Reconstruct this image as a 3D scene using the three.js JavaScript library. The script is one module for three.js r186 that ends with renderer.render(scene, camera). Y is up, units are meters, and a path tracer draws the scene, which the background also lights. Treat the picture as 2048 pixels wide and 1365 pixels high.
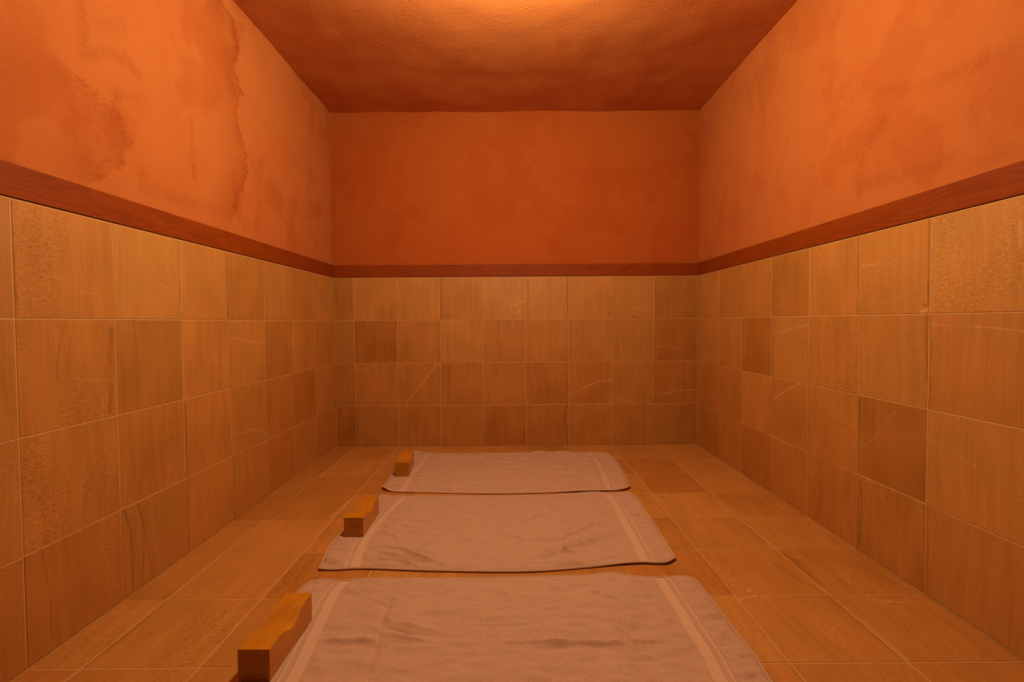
import * as THREE from 'three';
import { mergeGeometries } from 'three/addons/utils/BufferGeometryUtils.js';

// ---------------------------------------------------------------- camera, exposure
const T = 0.3;                                   // tile module, metres
const XL = -1.2317, XR = 1.3041, ZF = 3.9468;     // faces of the tiled walls; the back wall's tile face is z = 0
const ZK = (k) => T * (k + 1.15587);              // z of joint number k on side walls and floor
const H = 2.332, PO = 0.014;                      // ceiling height; how far the plaster lies behind the tile face
const ROWS = [0, 0.2885, 0.5885, 0.888, 1.1855];  // tile courses
const TRIM0 = 1.189, TRIM1 = 1.2735;

const scene = new THREE.Scene();
scene.background = new THREE.Color(0x000000);
const camera = new THREE.PerspectiveCamera(71.3177, 2048 / 1365, 0.02, 30);
camera.position.set(0, 0.8721, 3.33005);
camera.rotation.order = 'YXZ';
camera.rotation.set(-0.02815, -0.00165, -0.00685);
camera.setViewOffset(2048, 1365, 0, 11.74, 2048, 1365);
const renderer = new THREE.WebGLRenderer({ antialias: true });
renderer.toneMapping = THREE.LinearToneMapping;
renderer.toneMappingExposure = 1.0;
renderer.shadowMap.enabled = true;

// the room's one lamp: a round opal ceiling lamp just above the picture
const LAMP = { x: 0.03, z: 1.69, drop: 0.165, radius: 0.12, color: new THREE.Color().setRGB(1, 0.77, 0.50), candela: 5.8, glow: 2.2 };

// ---------------------------------------------------------------- helpers
function rng(seed) { let s = seed | 0; return () => { s = (s + 0x6d2b79f5) | 0; let t = Math.imul(s ^ (s >>> 15), 1 | s); t = (t + Math.imul(t ^ (t >>> 7), 61 | t)) ^ t; return ((t ^ (t >>> 14)) >>> 0) / 4294967296; }; }
const PERM = (() => { const r = rng(77), p = new Uint8Array(512), a = [...Array(256).keys()]; for (let i = 255; i > 0; i--) { const j = Math.floor(r() * (i + 1)); [a[i], a[j]] = [a[j], a[i]]; } for (let i = 0; i < 512; i++) p[i] = a[i & 255]; return p; })();
const GX = new Float32Array(256), GY = new Float32Array(256);
for (let i = 0; i < 256; i++) { GX[i] = Math.cos(i * 0.0245436926 * 7); GY[i] = Math.sin(i * 0.0245436926 * 7); }
function noise(x, y) {                            // gradient noise, about -1 .. 1
  const fx = Math.floor(x), fy = Math.floor(y), dx = x - fx, dy = y - fy, ix = fx & 255, iy = fy & 255;
  const u = dx * dx * dx * (dx * (dx * 6 - 15) + 10), v = dy * dy * dy * (dy * (dy * 6 - 15) + 10);
  const a = PERM[PERM[ix] + iy], b = PERM[PERM[ix + 1] + iy], c = PERM[PERM[ix] + iy + 1], d = PERM[PERM[ix + 1] + iy + 1];
  const n0 = GX[a] * dx + GY[a] * dy, n1 = GX[b] * (dx - 1) + GY[b] * dy, n2 = GX[c] * dx + GY[c] * (dy - 1), n3 = GX[d] * (dx - 1) + GY[d] * (dy - 1);
  const m = n0 + (n1 - n0) * u, n = n2 + (n3 - n2) * u;
  return (m + (n - m) * v) * 1.55;
}
const fbm = (x, y, n = 4) => { let s = 0, a = 0.5; for (let i = 0; i < n; i++) { s += a * noise(x, y); x = x * 2.03 + 17.3; y = y * 2.03 + 9.1; a *= 0.5; } return s; };
const sstep = (a, b, x) => { const t = Math.min(1, Math.max(0, (x - a) / (b - a))); return t * t * (3 - 2 * t); };
const lerp = (a, b, t) => a + (b - a) * t, clamp01 = (x) => (x < 0 ? 0 : x > 1 ? 1 : x);
const toS = new Uint8Array(4097); for (let i = 0; i <= 4096; i++) { const l = i / 4096; toS[i] = Math.round(255 * (l <= 0.0031308 ? 12.92 * l : 1.055 * Math.pow(l, 1 / 2.4) - 0.055)); }
const enc = (l) => toS[Math.round(clamp01(l) * 4096)];

// a colour canvas over a rectangle of a surface, in metres; kept linear while it is painted
class Paint {
  constructor(w, h, a0, b0, a1, b1) { Object.assign(this, { w, h, a0, b0, a1, b1 }); this.px = new Float32Array(w * h * 3); }
  each(fn) {
    const c = [0, 0, 0];
    for (let j = 0, o = 0; j < this.h; j++) { const b = this.b0 + (this.b1 - this.b0) * (j + 0.5) / this.h; for (let i = 0; i < this.w; i++, o += 3) { c[0] = this.px[o]; c[1] = this.px[o + 1]; c[2] = this.px[o + 2]; fn(this.a0 + (this.a1 - this.a0) * (i + 0.5) / this.w, b, c); this.px[o] = c[0]; this.px[o + 1] = c[1]; this.px[o + 2] = c[2]; } }
  }
  // along a polyline [a,b,a,b,...] in metres: fn(distance, a, b, side) -> alpha; blended towards col
  stroke(pts, reach, col, fn, box) {
    const n = pts.length / 2; let la = 1e9, lb = 1e9, ha = -1e9, hb = -1e9;
    for (let i = 0; i < n; i++) { la = Math.min(la, pts[2 * i]); ha = Math.max(ha, pts[2 * i]); lb = Math.min(lb, pts[2 * i + 1]); hb = Math.max(hb, pts[2 * i + 1]); }
    la -= reach; lb -= reach; ha += reach; hb += reach;
    if (box) { la = Math.max(la, box[0]); lb = Math.max(lb, box[1]); ha = Math.min(ha, box[2]); hb = Math.min(hb, box[3]); }
    const ia = Math.max(0, Math.floor((la - this.a0) / (this.a1 - this.a0) * this.w)), ib = Math.min(this.w - 1, Math.ceil((ha - this.a0) / (this.a1 - this.a0) * this.w));
    const ja = Math.max(0, Math.floor((lb - this.b0) / (this.b1 - this.b0) * this.h)), jb = Math.min(this.h - 1, Math.ceil((hb - this.b0) / (this.b1 - this.b0) * this.h));
    for (let j = ja; j <= jb; j++) for (let i = ia; i <= ib; i++) {
      const a = this.a0 + (this.a1 - this.a0) * (i + 0.5) / this.w, b = this.b0 + (this.b1 - this.b0) * (j + 0.5) / this.h;
      let best = 1e9, side = 0;
      for (let k = 0; k < n - 1; k++) {
        const x = pts[2 * k], y = pts[2 * k + 1], dx = pts[2 * k + 2] - x, dy = pts[2 * k + 3] - y, t = clamp01(((a - x) * dx + (b - y) * dy) / (dx * dx + dy * dy || 1));
        const ex = a - x - dx * t, ey = b - y - dy * t, d = Math.hypot(ex, ey);
        if (d < best) { best = d; side = dx * ey - dy * ex; }
      }
      if (best > reach) continue;
      const al = clamp01(fn(best, a, b, side)), o = (j * this.w + i) * 3;
      for (let q = 0; q < 3; q++) this.px[o + q] = lerp(this.px[o + q], typeof col === 'function' ? col(this.px[o + q], q) : col[q], al);
    }
  }
  texture() {
    const d = new Uint8Array(this.w * this.h * 4);
    for (let i = 0, o = 0; i < this.px.length; i += 3, o += 4) { d[o] = enc(this.px[i]); d[o + 1] = enc(this.px[i + 1]); d[o + 2] = enc(this.px[i + 2]); d[o + 3] = 255; }
    this.px = null;
    const t = new THREE.DataTexture(d, this.w, this.h); return setup(t, true);
  }
}
function setup(t, srgb) { t.colorSpace = srgb ? THREE.SRGBColorSpace : THREE.NoColorSpace; t.magFilter = THREE.LinearFilter; t.minFilter = THREE.LinearMipmapLinearFilter; t.generateMipmaps = true; t.wrapS = t.wrapT = THREE.RepeatWrapping; t.needsUpdate = true; return t; }
function grey(w, h, fn) { const d = new Uint8Array(w * h); for (let j = 0; j < h; j++) for (let i = 0; i < w; i++) d[j * w + i] = Math.round(255 * clamp01(fn(i, j))); const e = new Uint8Array(w * h * 4); for (let i = 0; i < w * h; i++) { e[4 * i] = e[4 * i + 1] = e[4 * i + 2] = d[i]; e[4 * i + 3] = 255; } return setup(new THREE.DataTexture(e, w, h), false); }
// noise that repeats after n cells: blends two shifted fields
function loopNoise(i, j, w, h, fx, fy) { const u = i / w, v = j / h, x = u * fx, y = v * fy, a = noise(x, y), b = noise(x - fx, y), c = noise(x, y - fy), d = noise(x - fx, y - fy), s = sstep(0.85, 1, u), t = sstep(0.85, 1, v); return lerp(lerp(a, b, s), lerp(c, d, s), t); }

const taken = {};
function numbered(name) { const n = taken[name] = (taken[name] ?? -1) + 1; return n ? name + '_' + String(n).padStart(3, '0') : name; }
function tag(o, label, category, group, kind) { o.userData.label = label; o.userData.category = category; if (group) o.userData.group = group; if (kind) o.userData.kind = kind; return o; }
function mesh(name, geometry, material, parent) { const m = new THREE.Mesh(geometry, material); m.name = name; m.castShadow = m.receiveShadow = true; parent.add(m); return m; }
function thing(name, pos = [0, 0, 0], turn = 0) { const g = new THREE.Group(); g.name = numbered(name); g.position.set(...pos); g.rotation.y = turn; scene.add(g); return g; }
function fromQuads(quads) {                       // quads: [[p,p,p,p], [uv,uv,uv,uv]] counter-clockwise from outside
  const P = [], U = [];
  for (const [p, u] of quads) for (const k of [0, 1, 2, 0, 2, 3]) { P.push(...p[k]); U.push(...(u ? u[k] : [0, 0])); }
  const g = new THREE.BufferGeometry(); g.setAttribute('position', new THREE.Float32BufferAttribute(P, 3)); g.setAttribute('uv', new THREE.Float32BufferAttribute(U, 2)); g.computeVertexNormals(); return g;
}
function box(x0, y0, z0, x1, y1, z1) { const g = new THREE.BoxGeometry(x1 - x0, y1 - y0, z1 - z0); g.translate((x0 + x1) / 2, (y0 + y1) / 2, (z0 + z1) / 2); return g; }

// a thick slab whose one face is a grid with a relief of its own: origin, edges A and B, N = the way the face looks
function slab(o, A, B, N, na, nb, thick, relief, uvOf) {
  const P = [], U = [], I = [], at = (i, j, d) => { const s = i / na, t = j / nb; return [0, 1, 2].map((k) => o[k] + A[k] * s + B[k] * t + N[k] * d); };
  for (let j = 0; j <= nb; j++) for (let i = 0; i <= na; i++) { P.push(...at(i, j, relief(i / na, j / nb))); U.push(...uvOf(i / na, j / nb)); }
  const flip = new THREE.Vector3(...A).cross(new THREE.Vector3(...B)).dot(new THREE.Vector3(...N)) < 0;
  const tri = (a, b, c) => (flip ? I.push(a, c, b) : I.push(a, b, c));
  for (let j = 0; j < nb; j++) for (let i = 0; i < na; i++) { const a = j * (na + 1) + i, b = a + 1, c = b + na + 1, d = a + na + 1; tri(a, b, c); tri(a, c, d); }
  const g = new THREE.BufferGeometry(); g.setAttribute('position', new THREE.Float32BufferAttribute(P, 3)); g.setAttribute('uv', new THREE.Float32BufferAttribute(U, 2)); g.setIndex(I); g.computeVertexNormals();
  const c = [[0, 0], [na, 0], [na, nb], [0, nb]], f = c.map(([i, j]) => at(i, j, -0.0005)), k = c.map(([i, j]) => at(i, j, -thick)), q = [];
  const quad = (a, b, cc, d) => q.push([flip ? [a, b, cc, d] : [d, cc, b, a]]);
  quad(k[0], k[1], k[2], k[3]); for (let n = 0; n < 4; n++) { const m = (n + 1) % 4; quad(f[n], f[m], k[m], k[n]); }
  const e = fromQuads(q); e.setIndex([...Array(e.attributes.position.count).keys()]);
  return mergeGeometries([g, e]);
}

// ---------------------------------------------------------------- marks seen on the stone: [width in mm, strength (+ pale vein, - dark streak), points along it in metres]
const STONE_MARKS = {
  back: [[2.2,0.55,-0.742,0.299,-0.709,0.351,-0.643,0.421,-0.588,0.496,-0.55,0.539,-0.535,0.582],[3,0.3,-1.092,0.559,-1.019,0.537,-0.943,0.58],[2,0.2,-1.211,0.679,-1.098,0.681],[1.6,0.25,-1.222,0.338,-1.1,0.321],[1.6,0.15,-0.178,0.444,-0.049,0.411],[3,0.6,-0.002,0.983,0.047,0.993,0.095,1.02],[3,0.6,0.066,0.966,0.057,0.939,0.078,0.907,0.1,0.902],[2,0.35,0.106,0.987,0.154,0.998,0.214,1.01],[3,0.45,0.408,0.359,0.465,0.38,0.53,0.412,0.595,0.45,0.697,0.46],[1.6,0.3,0.551,0.423,0.616,0.442,0.697,0.446],[2,0.35,0.705,0.33,0.767,0.318,0.887,0.292],[2.2,0.45,1.008,0.355,1.103,0.365,1.168,0.381,1.296,0.385],[2,0.35,1.007,0.696,1.081,0.69,1.167,0.673,1.243,0.651],[2,0.3,1.134,1.029,1.187,1.061,1.219,1.162],[2.5,0.3,0.832,0.966,0.908,0.955,0.951,0.971,0.978,0.982],[2,0.25,0.529,0.108,0.637,0.102,0.697,0.074],[2,0.15,0.709,1.118,0.854,1.127],[5,-0.75,0.388,0.283,0.372,0.196,0.386,0.098,0.393,0.011],[4,-0.45,0.087,0.155,0.09,0.078,0.073,0.013],[4,-0.5,0.391,0.511,0.391,0.446,0.397,0.381],[7,-0.45,0.698,0.94,0.671,0.903],[6,-0.6,0.843,0.902,0.881,0.896],[5,-0.5,0.397,1.179,0.393,1.039,0.399,0.942],[7,-0.3,0.118,1.18,0.122,0.901],[4,-0.5,-0.487,1.179,-0.485,1.002,-0.49,0.906],[10,-0.25,-0.438,0.873,-0.441,0.603],[9,-0.3,-0.442,0.571,-0.445,0.3],[5,-0.35,-0.517,0.279,-0.516,0.006],[5,-0.4,-0.807,0.881,-0.808,0.822],[5,-0.35,-0.512,0.561,-0.511,0.431],[9,-0.22,0.935,0.279,0.936,0.007],[6,-0.2,0.995,0.279,0.995,0.006],[4,-0.35,1.294,0.872,1.295,0.613],[5,-0.35,1.009,1.174,1.009,1.014],[5,-0.3,0.698,0.876,0.698,0.725]],
  left: [[2.5,0.45,1.234,0.38,1.154,0.37,1.084,0.37,1.03,0.354,0.954,0.319],[3,0.3,1.237,0.878,1.182,0.883,1.149,0.887],[3.5,0.35,1.24,0.81,1.169,0.803,1.085,0.786,0.974,0.778],[2,0.2,1.159,0.653,1.035,0.69],[2,0.2,1.175,0.242,1.154,0.159,1.148,0.081],[2.5,0.25,1.649,1.008,1.604,1.001,1.551,0.989],[2,0.22,1.605,0.692,1.582,0.599],[2,0.2,1.419,0.722,1.31,0.717,1.26,0.69],[2,0.2,0.897,0.459,0.681,0.436],[1.8,0.25,2.004,0.725,1.93,0.709,1.852,0.702],[1.6,0.18,2.084,1.003,2.028,1.001,1.957,1.005],[1.6,0.16,1.977,0.964,1.9,0.965],[14,-0.45,1.86,0.854,1.868,0.782,1.868,0.71],[4,-0.35,2.011,0.881,2.026,0.841,2.04,0.782,2.044,0.722],[3,-0.3,1.985,0.881,2.005,0.799],[2,-0.35,1.773,0.886,1.767,0.794,1.769,0.674],[2,-0.45,2.099,0.277,2.089,0.2,2.083,0.137,2.083,0.041],[5,-0.45,1.835,0.282,1.812,0.208,1.808,0.119,1.81,0.011],[4,-0.45,1.78,0.282,1.757,0.198,1.76,0.11,1.773,0.004],[4,-0.7,1.546,0.579,1.543,0.453,1.551,0.303],[8,-0.35,1.867,0.688,1.878,0.601],[3,-0.3,1.767,0.682,1.765,0.601],[1.8,0.2,1.763,0.275,1.661,0.299,1.559,0.297],[4,-0.5,1.539,0.569,1.538,0.444,1.543,0.304],[12,-0.25,1.311,0.878,1.326,0.601],[6,-0.4,1.248,1.182,1.25,1.057,1.255,0.896],[5,-0.45,0.933,0.577,0.932,0.463,0.934,0.296],[5,-0.4,0.657,1.176,0.671,0.9],[7,-0.3,0.33,1.135,0.325,0.903],[4,-0.35,1.23,1.175,1.227,1.149],[5,0.25,1.549,0.802,1.548,0.725,1.546,0.593],[4,0.25,1.54,1.17,1.543,1.032,1.545,0.901]],
  right: [[3,0.4,0.326,1.105,0.281,1.056,0.266,1.005,0.328,0.937],[2.5,0.3,0.359,0.751,0.512,0.793,0.613,0.813],[3.2,0.4,0.965,0.806,1.062,0.821,1.175,0.842,1.246,0.854],[1.5,0.2,1.079,0.817,1.242,0.843],[5,0.35,0.96,0.468,1.05,0.52,1.133,0.561,1.187,0.582],[2,0.3,0.644,1.16,0.647,1.102],[2,0.25,0.622,1.023,0.634,1.005],[2.5,0.2,0.054,0.644,0.254,0.657],[6,0.2,0.287,0.577,0.284,0.305],[2.5,0.25,1.559,1.074,1.617,1.065,1.693,1.064],[2,0.25,1.566,0.927,1.65,0.927,1.737,0.943,1.803,0.978,1.845,0.998],[5,0.7,1.817,0.895,1.829,0.897,1.847,0.904],[6,-0.35,1.829,0.916,1.844,0.914],[2.2,0.35,1.854,0.856,1.9,0.852,1.974,0.85,2.032,0.848,2.122,0.839],[4,0.4,2.107,1.11,2.109,1.058],[2,0.2,1.562,1.074,1.645,1.068],[1.6,0.25,1.568,0.389,1.625,0.44,1.674,0.493,1.719,0.558],[5,0.16,1.853,0.496,1.927,0.479,2.012,0.454],[4.5,-0.5,1.565,0.267,1.577,0.194,1.573,0.128,1.564,0.026],[3,-0.3,1.571,0.127,1.57,0.021],[3,-0.4,1.236,0.779,1.243,0.635],[3,-0.35,1.199,0.769,1.206,0.658],[6,-0.45,0.95,0.881,0.956,0.758,0.959,0.593],[5,-0.4,0.94,0.55,0.948,0.312],[4,-0.35,0.957,1.182,0.959,0.901],[3,-0.35,1.367,0.474,1.528,0.44],[6,-0.3,1.839,0.88,1.843,0.679],[2,0.18,1.827,0.262,1.847,0.259]],
  floor: [[6,0.6,0.76,1.817,0.76,1.827],[3,0.5,0.705,1.875,0.738,1.858,0.769,1.852],[22,-0.45,1.009,1.579,1.017,1.644,1.0,1.762],[10,-0.3,0.699,1.574,0.699,1.701,0.694,1.831],[12,-0.28,0.94,1.656,0.96,1.739,0.992,1.855],[2.5,0.35,1.119,1.873,1.149,1.884,1.193,1.891],[6,0.3,0.707,0.971,0.725,1.054],[5,-0.4,0.625,1.269,0.678,1.297,0.712,1.394],[14,-0.2,0.994,1.863,0.993,2.01,0.988,2.149],[6,0.15,1.015,1.981,1.009,2.081,1.009,2.15],[2,0.35,1.097,1.871,1.15,1.888,1.255,1.89],[3,0.25,-1.14,1.857,-1.142,1.988,-1.14,2.119],[2.5,0.3,-1.217,1.914,-1.155,1.911,-1.095,1.905],[2.5,0.3,-1.192,1.265,-1.102,1.281],[6,0.4,-0.81,1.233,-0.806,1.116,-0.796,0.986],[14,-0.25,-1.108,1.834,-1.102,1.81],[8,-0.3,-0.806,2.046,-0.793,2.029],[3,0.2,0.63,1.156,0.678,1.107],[2,0.2,1.148,0.646,1.098,0.85],[4,-0.3,0.705,1.701,0.725,1.724]],
};
const CREASES = {
  near: [[14,-2.2,-0.385,1.791,-0.377,1.982,-0.364,2.087,-0.359,2.191],[10,2.5,-0.37,1.975,-0.29,2.012,-0.212,2.032],[9,2.2,-0.361,2.039,-0.301,2.055,-0.218,2.074],[10,-2,-0.365,2.008,-0.306,2.034,-0.241,2.053],[9,2.2,-0.534,2.061,-0.436,2.07,-0.366,2.066],[12,-0.8,-0.526,2.082,-0.462,2.086,-0.393,2.081],[8,2.5,-0.036,2.076,0.121,2.079,0.297,2.083,0.448,2.079],[14,-1.8,-0.035,2.093,0.081,2.098,0.236,2.096],[14,2.2,0.353,1.868,0.333,1.97,0.32,2.072,0.28,2.198],[14,-2,0.335,1.867,0.318,1.97,0.304,2.071,0.266,2.198],[10,2.2,0.369,1.739,0.412,1.803,0.424,1.877,0.447,1.958],[8,1.8,0.238,1.842,0.298,1.867,0.334,1.891],[8,1.6,0.531,2.019,0.558,2.032,0.581,2.063],[8,-1.8,0.517,2.091,0.553,2.097,0.606,2.092],[8,1.6,0.526,1.966,0.57,1.993],[10,1.5,0.199,1.948,0.26,1.969,0.308,1.984],[9,2,-0.518,1.824,-0.431,1.799,-0.342,1.766],[9,1.6,-0.528,1.973,-0.475,1.953,-0.434,1.947]],
  mid: [[10,2.8,-0.549,1.513,-0.414,1.564,-0.246,1.664],[10,-2.8,-0.548,1.554,-0.445,1.595,-0.302,1.653],[8,2,-0.547,1.608,-0.436,1.632,-0.336,1.67],[9,2,-0.541,1.175,-0.422,1.104,-0.279,1.088],[8,1.8,-0.214,1.249,-0.149,1.205,-0.063,1.111],[8,1.6,-0.528,1.348,-0.42,1.35,-0.313,1.342],[8,1.8,-0.543,1.276,-0.433,1.288,-0.294,1.322],[8,1.8,-0.378,1.572,-0.341,1.541,-0.284,1.392],[8,1.8,-0.551,1.406,-0.485,1.435,-0.435,1.472],[12,2.8,0.045,1.669,0.225,1.542,0.418,1.432],[12,-2.6,0.065,1.64,0.229,1.508,0.426,1.394],[9,2,0.119,1.489,0.192,1.482,0.287,1.392,0.424,1.304],[8,1.8,0.506,1.031,0.528,1.045,0.561,1.072],[8,1.8,0.496,1.182,0.561,1.148],[8,1.8,0.502,1.273,0.573,1.241],[8,1.8,0.505,1.366,0.569,1.337],[8,1.8,0.493,1.46,0.554,1.488],[9,2,-0.053,1.326,0.079,1.287,0.207,1.165],[9,2,-0.051,1.424,0.051,1.497,0.151,1.49]],
  far: [[12,2,-0.515,0.536,-0.358,0.671,-0.094,0.78],[10,-2,-0.48,0.632,-0.32,0.741,-0.093,0.812],[10,1.8,-0.354,0.559,-0.219,0.6,-0.069,0.641],[10,1.8,-0.431,0.821,-0.305,0.87,-0.144,0.874],[12,2.5,0.258,0.226,0.381,0.324,0.463,0.458],[10,1.8,0.278,0.367,0.401,0.414,0.454,0.478],[10,1.8,0.374,0.806,0.459,0.792],[8,1.6,0.537,0.395,0.6,0.461],[8,1.6,0.531,0.561,0.617,0.582]],
};
const PLASTER_MARKS = {
  left: [[130,1,1.222,2.279,1.143,2.243,1.109,2.14,1.144,2.041,1.093,1.942,1.12,1.848,1.108,1.763,1.046,1.677,1.068,1.559,1.121,1.452,1.154,1.39],[120,0.85,1.906,1.585,1.817,1.568,1.781,1.521,1.747,1.471,1.785,1.394,1.875,1.316],[80,0.22,2.107,1.529,2.009,1.533,1.934,1.491,1.957,1.37],[25,0.7,1.917,1.806,1.906,1.75,1.916,1.659,1.847,1.709,1.758,1.728,1.701,1.705],[14,0.6,1.447,1.674,1.441,1.539,1.433,1.441],[30,0.5,1.705,1.381,1.698,1.336,1.515,1.343,1.201,1.362],[25,0.4,0.947,1.537,0.973,1.346],[30,0.35,1.859,1.779,1.769,1.841],[30,0.5,1.793,1.603,1.678,1.637]],
  right: [[40,0.55,1.527,1.33,1.516,1.408,1.554,1.498,1.627,1.569],[35,0.5,1.527,1.367,1.748,1.358,1.889,1.343],[30,0.45,1.616,1.685,1.816,1.613,1.974,1.585,2.053,1.594],[35,0.45,1.959,1.465,1.978,1.402,2.033,1.359],[30,0.4,1.951,1.317,2.079,1.31],[20,0.35,1.059,2.144,1.119,2.226],[20,0.3,0.953,1.547,1.05,1.733],[40,0.4,1.231,1.527,1.26,1.434],[25,0.35,1.681,1.466,1.715,1.427],[30,0.4,0.648,2.213,0.716,2.01]],
};
const CEILING_MARKS = [];
// stones that stand out, by column and course (from the back, from below): [tone, figure, greyness]
const LEFT_TONE = { '7,3': [0.12, 1.2, 0, 1], '6,3': [0.22, 0.7, 0, -1], '7,2': [0.08, 1.1, 0.05, 1], '7,1': [0.02, 1.3, 0, 1], '6,1': [-0.05, 1.0, 0], '6,0': [0.0, 0.5, 0.3], '7,0': [-0.1, 0.8, 0.05], '5,1': [0.1, 0.8, 0], '4,2': [0.12, 0.9, 0.1], '3,1': [-0.06, 0.8, 0] };
const RIGHT_TONE = { '3,2': [-0.3, 0.5, 0], '6,1': [-0.34, 0.25, 0], '7,3': [0.2, 1.3, 0, -1], '6,3': [0.18, 0.8, 0, -1], '5,3': [0.12, 1.1, 0], '4,2': [0.12, 0.6, 0.1], '7,2': [0.05, 0.7, 0], '6,2': [0.06, 1.1, 0.05], '5,2': [0.0, 1.2, 0], '7,1': [0.16, 0.9, 0.1], '6,0': [-0.08, 1.1, 0], '7,0': [0.1, 0.7, 0.1], '5,0': [-0.05, 1.1, 0] };
const BACK_TONE = { '0,3': [-0.22, 0.8, 0.2], '1,3': [0.1, 1, 0], '2,3': [0.1, 1, 0], '3,3': [-0.04, 0.9, 0], '4,3': [0.1, 0.9, 0], '5,3': [0.06, 1, 0], '6,3': [0.1, 1, 0], '7,3': [0.02, 1, 0.2], '8,3': [-0.32, 0.7, 0.4],  // stone tones, all lowered to carry the far wall's dimmer light
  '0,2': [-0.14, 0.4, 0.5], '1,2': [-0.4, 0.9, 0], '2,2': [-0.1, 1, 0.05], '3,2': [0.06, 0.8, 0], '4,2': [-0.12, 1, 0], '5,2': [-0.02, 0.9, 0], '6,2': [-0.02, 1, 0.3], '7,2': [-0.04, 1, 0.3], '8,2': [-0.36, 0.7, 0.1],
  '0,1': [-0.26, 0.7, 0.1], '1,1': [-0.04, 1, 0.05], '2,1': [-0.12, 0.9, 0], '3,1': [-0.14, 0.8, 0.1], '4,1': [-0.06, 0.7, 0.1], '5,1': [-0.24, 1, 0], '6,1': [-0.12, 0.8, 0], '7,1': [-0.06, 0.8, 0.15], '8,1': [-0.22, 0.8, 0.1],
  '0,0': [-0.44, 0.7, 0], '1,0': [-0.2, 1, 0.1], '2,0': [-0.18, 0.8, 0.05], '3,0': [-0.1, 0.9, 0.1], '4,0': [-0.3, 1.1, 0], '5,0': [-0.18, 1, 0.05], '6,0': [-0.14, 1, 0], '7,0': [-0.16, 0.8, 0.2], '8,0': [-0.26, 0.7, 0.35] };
const FLOOR_TONE = { '2,5': [-0.2, 1.4, 0], '2,4': [0.05, 0.5, 0], '1,6': [0.02, 1.3, 0], '1,5': [0.1, 0.6, 0], '7,4': [-0.02, 1, 0], '7,5': [0, 1.2, 0.05], '8,5': [-0.08, 1.4, 0], '7,6': [0.04, 1.3, 0], '8,6': [0.02, 1.2, 0.1], '8,4': [0.05, 1, 0], '8,3': [-0.04, 1.2, 0] };

// ---------------------------------------------------------------- stone
const STONE = { light: [0.63, 0.317, 0.074], dark: [0.31, 0.112, 0.007], vein: [0.68, 0.45, 0.20], streak: [0.11, 0.055, 0.010] };
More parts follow.
